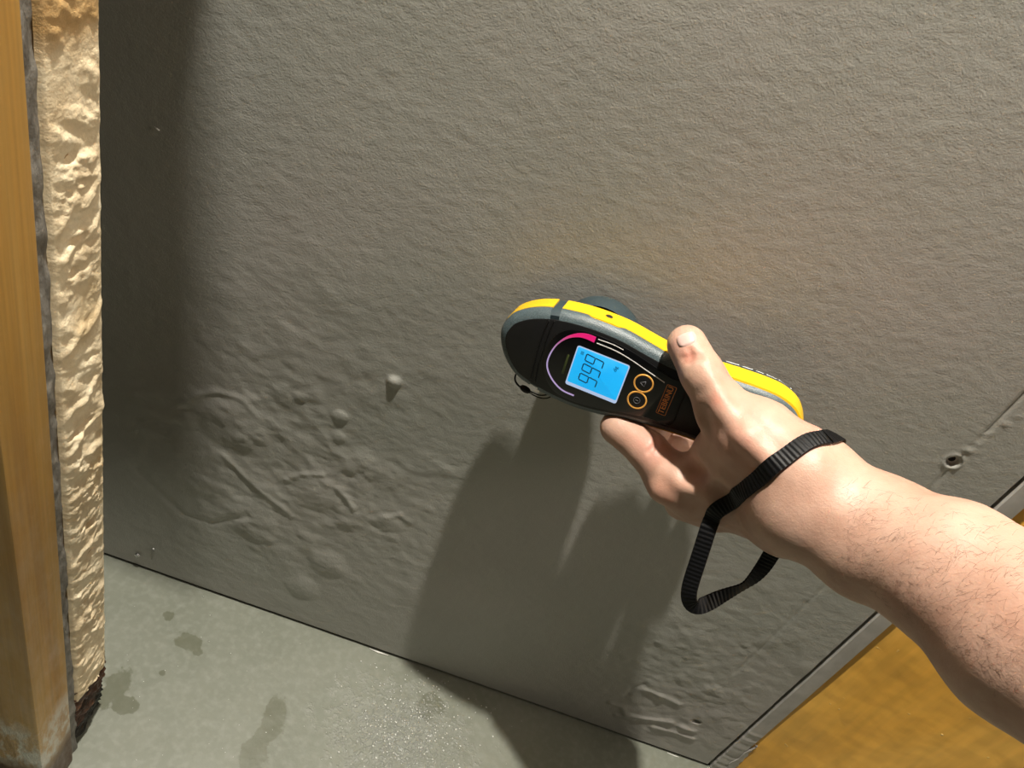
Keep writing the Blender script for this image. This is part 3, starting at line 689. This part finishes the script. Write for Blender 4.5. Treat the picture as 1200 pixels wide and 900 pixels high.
def grow():
    step = .0014
    A = np.array([min(a.min() for a in ([min(p[0][i], p[1][i]) - max(p[2], p[3])] for p in prims) for a in [np.array(a)]) for i in range(3)]) - .004
    B = np.array([max(max(p[0][i], p[1][i]) + max(p[2], p[3]) for p in prims) for i in range(3)]) + .004
    n = np.ceil((B - A) / step).astype(int) + 1
    G = np.full(n, 1.0, np.float32)
    ax_ = [A[i] + np.arange(n[i]) * step for i in range(3)]
    def local(a, b, r, pad):
        lo = np.maximum(((np.minimum(a, b) - r - pad - A) / step).astype(int), 0); hi = np.minimum(((np.maximum(a, b) + r + pad - A) / step).astype(int) + 2, n)
        s = tuple(slice(lo[i], hi[i]) for i in range(3)); Q = np.stack(np.meshgrid(*(ax_[i][s[i]] for i in range(3)), indexing='ij'), -1); return s, Q
    for a, b, ra, rb, k in prims + adds:
        s, Q = local(a, b, max(ra, rb), k + .004); G[s] = smin(G[s], seg_sdf(Q, a, b, ra, rb), k)
    for a, b, r, k in subs:
        s, Q = local(a, b, r, k + .002); G[s] = -smin(-G[s], seg_sdf(Q, a, b, r, r), k)
    S = G < 0
    # surface nets
    c = np.zeros(np.array(S.shape) - 1, np.int8)
    for i in (0, 1):
        for j in (0, 1):
            for k in (0, 1): c += S[i:S.shape[0] - 1 + i, j:S.shape[1] - 1 + j, k:S.shape[2] - 1 + k]
    act = (c > 0) & (c < 8); ids = -np.ones(act.shape, np.int64); cells = np.argwhere(act); ids[act] = np.arange(len(cells))
    V_ = A + (cells + .5) * step
    quads = []
    for axn in range(3):
        s0 = [slice(None)] * 3; s1 = [slice(None)] * 3; s0[axn] = slice(0, -1); s1[axn] = slice(1, None)
        ch = S[tuple(s0)] != S[tuple(s1)]; E_ = np.argwhere(ch); ins = S[tuple(s0)][ch]
        o1, o2 = [(1, 2), (2, 0), (0, 1)][axn]
        ok = (E_[:, o1] > 0) & (E_[:, o2] > 0) & (E_[:, o1] < S.shape[o1] - 1) & (E_[:, o2] < S.shape[o2] - 1); E_ = E_[ok]; ins = ins[ok]
        d1 = np.zeros(3, int); d1[o1] = 1; d2 = np.zeros(3, int); d2[o2] = 1
        q = np.stack([ids[tuple((E_ - d1 - d2).T)], ids[tuple((E_ - d2).T)], ids[tuple(E_.T)], ids[tuple((E_ - d1).T)]], -1)
        q[~ins] = q[~ins][:, ::-1]; quads.append(q)
    quads = np.concatenate(quads)
    for _ in range(3):
        acc = np.zeros_like(V_); cnt = np.zeros(len(V_))
        for a in range(4):
            np.add.at(acc, quads[:, a], V_[quads[:, (a + 1) % 4]]); np.add.at(cnt, quads[:, a], 1)
        V_ = .4 * V_ + .6 * acc / cnt[:, None]
        for _ in range(2):
            d = sdf(V_); V_ = V_ - grad(V_) * np.clip(d, -step, step)[:, None]
    return V_, quads
hv, hq = grow()
t, spot = SKIN
for px, py, r, c_, a in ((808, 417, .006, (.42, .10, .06), .55), (842, 468, .006, (.58, .22, .16), .5), (856, 474, .004, (.58, .22, .16), .4), (795, 402, .006, (.80, .42, .36), .35), (764, 520, .014, (.70, .30, .24), .45), (775, 580, .013, (.52, .20, .12), .4), (814, 556, .007, (.48, .20, .12), .4), (955, 500, .010, (.66, .26, .20), .4), (870, 520, .02, (.72, .36, .28), .35)):
    p = on_skin(px, py)
    if p is not None: spot(p, r, c_, a)
fn = t.noise(900, 3, .6); vn = t.n('ShaderNodeTexVoronoi'); vn.inputs['Scale'].default_value = 1100; t.link(t.co(), vn.inputs['Vector'])
t.set(base=col, rough=.46, spec=.4, **{'Subsurface Weight': .10, 'Subsurface Scale': .004, 'Subsurface Radius': (1, .35, .18)})
b = t.bump(fn, .16, .0006); b = t.bump(vn.outputs['Distance'], .12, .0004, b); t.bump(t.noise(140, 3), .15, .002, b)
person = np_mesh('person', hv, hq, t.m)
tag(person, 'bare hand and hairy forearm reaching in from the right, gripping the meter from below', 'person')
# thumbnail
M_NAIL = plain('nail', (.66, .45, .40), .22, nscale=300, var=.04)
cn = np.array([803.5, 399.0]); ul = nrm(np.array([-.42, -.9])); vr = np.array([-ul[1], ul[0]])
rows = []; nr, nc = 10, 12; vs = []; fs = []
ax_l = np.array([-.25, -1.0]); 
for a in range(nr + 1):
    for b_ in range(nc + 1):
        s_, q_ = a / nr * 2 - 1, b_ / nc * 2 - 1
        # rounded plate in the pixel frame: long axis along the thumb, rotated
        ex = q_ * 12.5 * math.sqrt(max(0, 1 - .35 * s_ * s_)); ey = s_ * 8.0 * math.sqrt(max(0, 1 - .35 * q_ * q_))
        cc, ss_ = math.cos(-.38), math.sin(-.38)
        px, py = 804.5 + ex * cc - ey * ss_, 397.5 + ex * ss_ + ey * cc
        e_ = max(abs(s_), abs(q_)); p = on_skin(px, py, .0008 * (1 - e_ ** 8) - .0002 * e_ ** 8)
        if p is None: p = on_skin(805, 400)
        vs.append(p)
        if a and b_: i = a * (nc + 1) + b_; fs.append((i, i - 1, i - nc - 2, i - nc - 1))
mesh('thumbnail', vs, fs, M_NAIL, person)
# arm hair
vs = []; fs = []; rh = random.Random(5); axv = nrm((rad[3] + uln[3]) / 2 - (rad[0] + uln[0]) / 2); cnt = 0
while cnt < 900:
    s_ = rh.random(); q_ = rh.random() ** .8
    px, py = 985 + s_ * 230, 560 + s_ * 60 + q_ * (110 + s_ * 110)
    p = on_skin(px, py, -.0002); cnt += 1
    if p is None: continue
    g = grad(p[None])[0]; side = np.cross(g, axv); dr = nrm(-axv * .2 + side * rh.uniform(-.2, .9) + axv * rh.uniform(.1, 1.0)); L_ = rh.uniform(.003, .006)
    pts = [p, p + (dr + g * .45) * L_ * .4, p + (dr + g * .30) * L_ * .8, p + dr * L_ * 1.1 + g * L_ * .12]; i = len(vs)
    tv, tf = tube(pts, [.000032, .00003, .000026, .00001], 3); vs += tv; fs += [tuple(i + x for x in f) for f in tf]
tag(mesh('arm_hair', vs, fs, plain('brown_hair', (.09, .045, .02), .5), person), kind='stuff')

# ------------------------------------------------------------------ WRIST STRAP
fr = [(969, 512.5), (953, 513), (938, 522), (916, 538), (893, 557), (871, 575), (852, 590), (834, 603)]
OFF = .0011
def proj(p, off=OFF):
    for _ in range(8):
        d = float(sdf(p[None])[0]) - off; p = p - grad(p[None])[0] * d
    return p
pts, wds = [], []
def pix_w(p0, p1, tw=0.0):       # width direction of a freely hanging piece, twisted about its run
    T = nrm(p1 - p0); vw = nrm(p0 - CAM); wdir = nrm(np.cross(T, vw)); return nrm(wdir * math.cos(tw) + nrm(np.cross(T, wdir)) * math.sin(tw))
onb = [hit(*p, OFF) for p in fr]; onb = [p if p is not None else proj(at_depth(*q, .39)) for p, q in zip(onb, fr)]
dc = float((R.T @ (onb[-1] - CAM))[2])
hang_px = [((828, 626), dc + .002, .0), ((817, 660), dc + .005, .0), ((808, 688), dc + .008, .1), ((805, 703), dc + .009, .35), ((813, 714), dc + .012, .5), ((828, 708), dc + .016, .2), ((850, 697), dc + .020, .75), ((871, 688), dc + .022, 1.15), ((886, 676), dc + .020, .75), ((900, 657), dc + .016, .25), ((911, 634), dc + .010, .1)]
hang = [at_depth(*a, d) for a, d, _ in hang_px]
bkp = [hit(x, y, OFF, True) for x, y in ((922, 614), (940, 590), (956, 566), (968, 548))]; bkp = [p for p in bkp if p is not None]
allp = onb + hang + bkp; kinds = [0] * len(onb) + [1] * len(hang) + [0] * len(bkp)
tw = [0] * len(onb) + [c for *_, c in hang_px] + [0] * len(bkp)
SPn = 24; PT = spline(allp, SPn, True); KD = spline(np.array(kinds, float)[:, None], SPn, True)[:, 0]; TW = spline(np.array(tw, float)[:, None], SPn, True)[:, 0]
# even spacing
dl = np.r_[0, np.cumsum(np.linalg.norm(np.diff(np.vstack([PT, PT[:1]]), axis=0), axis=1))]; n_s = int(dl[-1] / .0006); ss = np.linspace(0, dl[-1], n_s, endpoint=False)
PTc = np.vstack([PT, PT[:1]]); PT = np.stack([np.interp(ss, dl, PTc[:, i]) for i in range(3)], -1); KD = np.interp(ss, dl, np.r_[KD, KD[0]]); TW = np.interp(ss, dl, np.r_[TW, TW[0]])
for _ in range(14):
    d = sdf(PT) - OFF; g = grad(PT); mv = np.where((KD < .5) | (d < 0), d, 0); PT = PT - g * mv[:, None]
    PT = .4 * PT + .15 * (np.roll(PT, 1, 0) + np.roll(PT, -1, 0)) + .15 * (np.roll(PT, 4, 0) + np.roll(PT, -4, 0))
T = nrm(np.roll(PT, -2, 0) - np.roll(PT, 2, 0)); g = grad(PT)
Wb = nrm(np.cross(T, g)); vw = nrm(PT - CAM); Wh = nrm(np.cross(T, vw)); Wh = Wh * np.cos(TW)[:, None] + nrm(np.cross(T, Wh)) * np.sin(TW)[:, None]
Wb *= np.where((Wb * Wh).sum(1) < 0, -1, 1)[:, None] * np.where(KD < .5, 1, 1)[:, None]
mixk = sst(.25, .75, KD)[:, None]; W_ = Wb * (1 - mixk) + Wh * mixk
for i in range(1, len(W_)):
    if W_[i] @ W_[i - 1] < 0: W_[i] *= -1
Wraw = W_.copy()
for _ in range(14): W_ = nrm(W_ + np.roll(W_, 1, 0) * .8 * np.sign((W_ * np.roll(W_, 1, 0)).sum(1))[:, None] + np.roll(W_, -1, 0) * .8 * np.sign((W_ * np.roll(W_, -1, 0)).sum(1))[:, None])
Nw = nrm(np.cross(T, W_)); hw = .0045; vs = []; fs = []; k = len(PT)
prof = [(-1, -.5), (-.94, .6), (-.3, .85), (.3, .85), (.94, .6), (1, -.5), (.6, -.8), (-.6, -.8)]
for i in range(k):
    rib = .00055 + (.00035 if (i // 2) % 2 else 0)
    for a, b_ in prof: vs.append(PT[i] + W_[i] * hw * a + Nw[i] * rib * b_ * 1.0)
    fs += [(i * 8 + j, i * 8 + (j + 1) % 8, ((i + 1) % k) * 8 + (j + 1) % 8, ((i + 1) % k) * 8 + j) for j in range(8)]
st = mesh('wrist_strap', vs, fs, plain('black_webbing', (.003, .003, .0035), .5, nscale=900, var=.3, bump=.3, spec=.2)); sharp(st, 60)
tag(st, 'ribbed black wrist strap looped loosely round the wrist, its slack hanging below', 'strap')
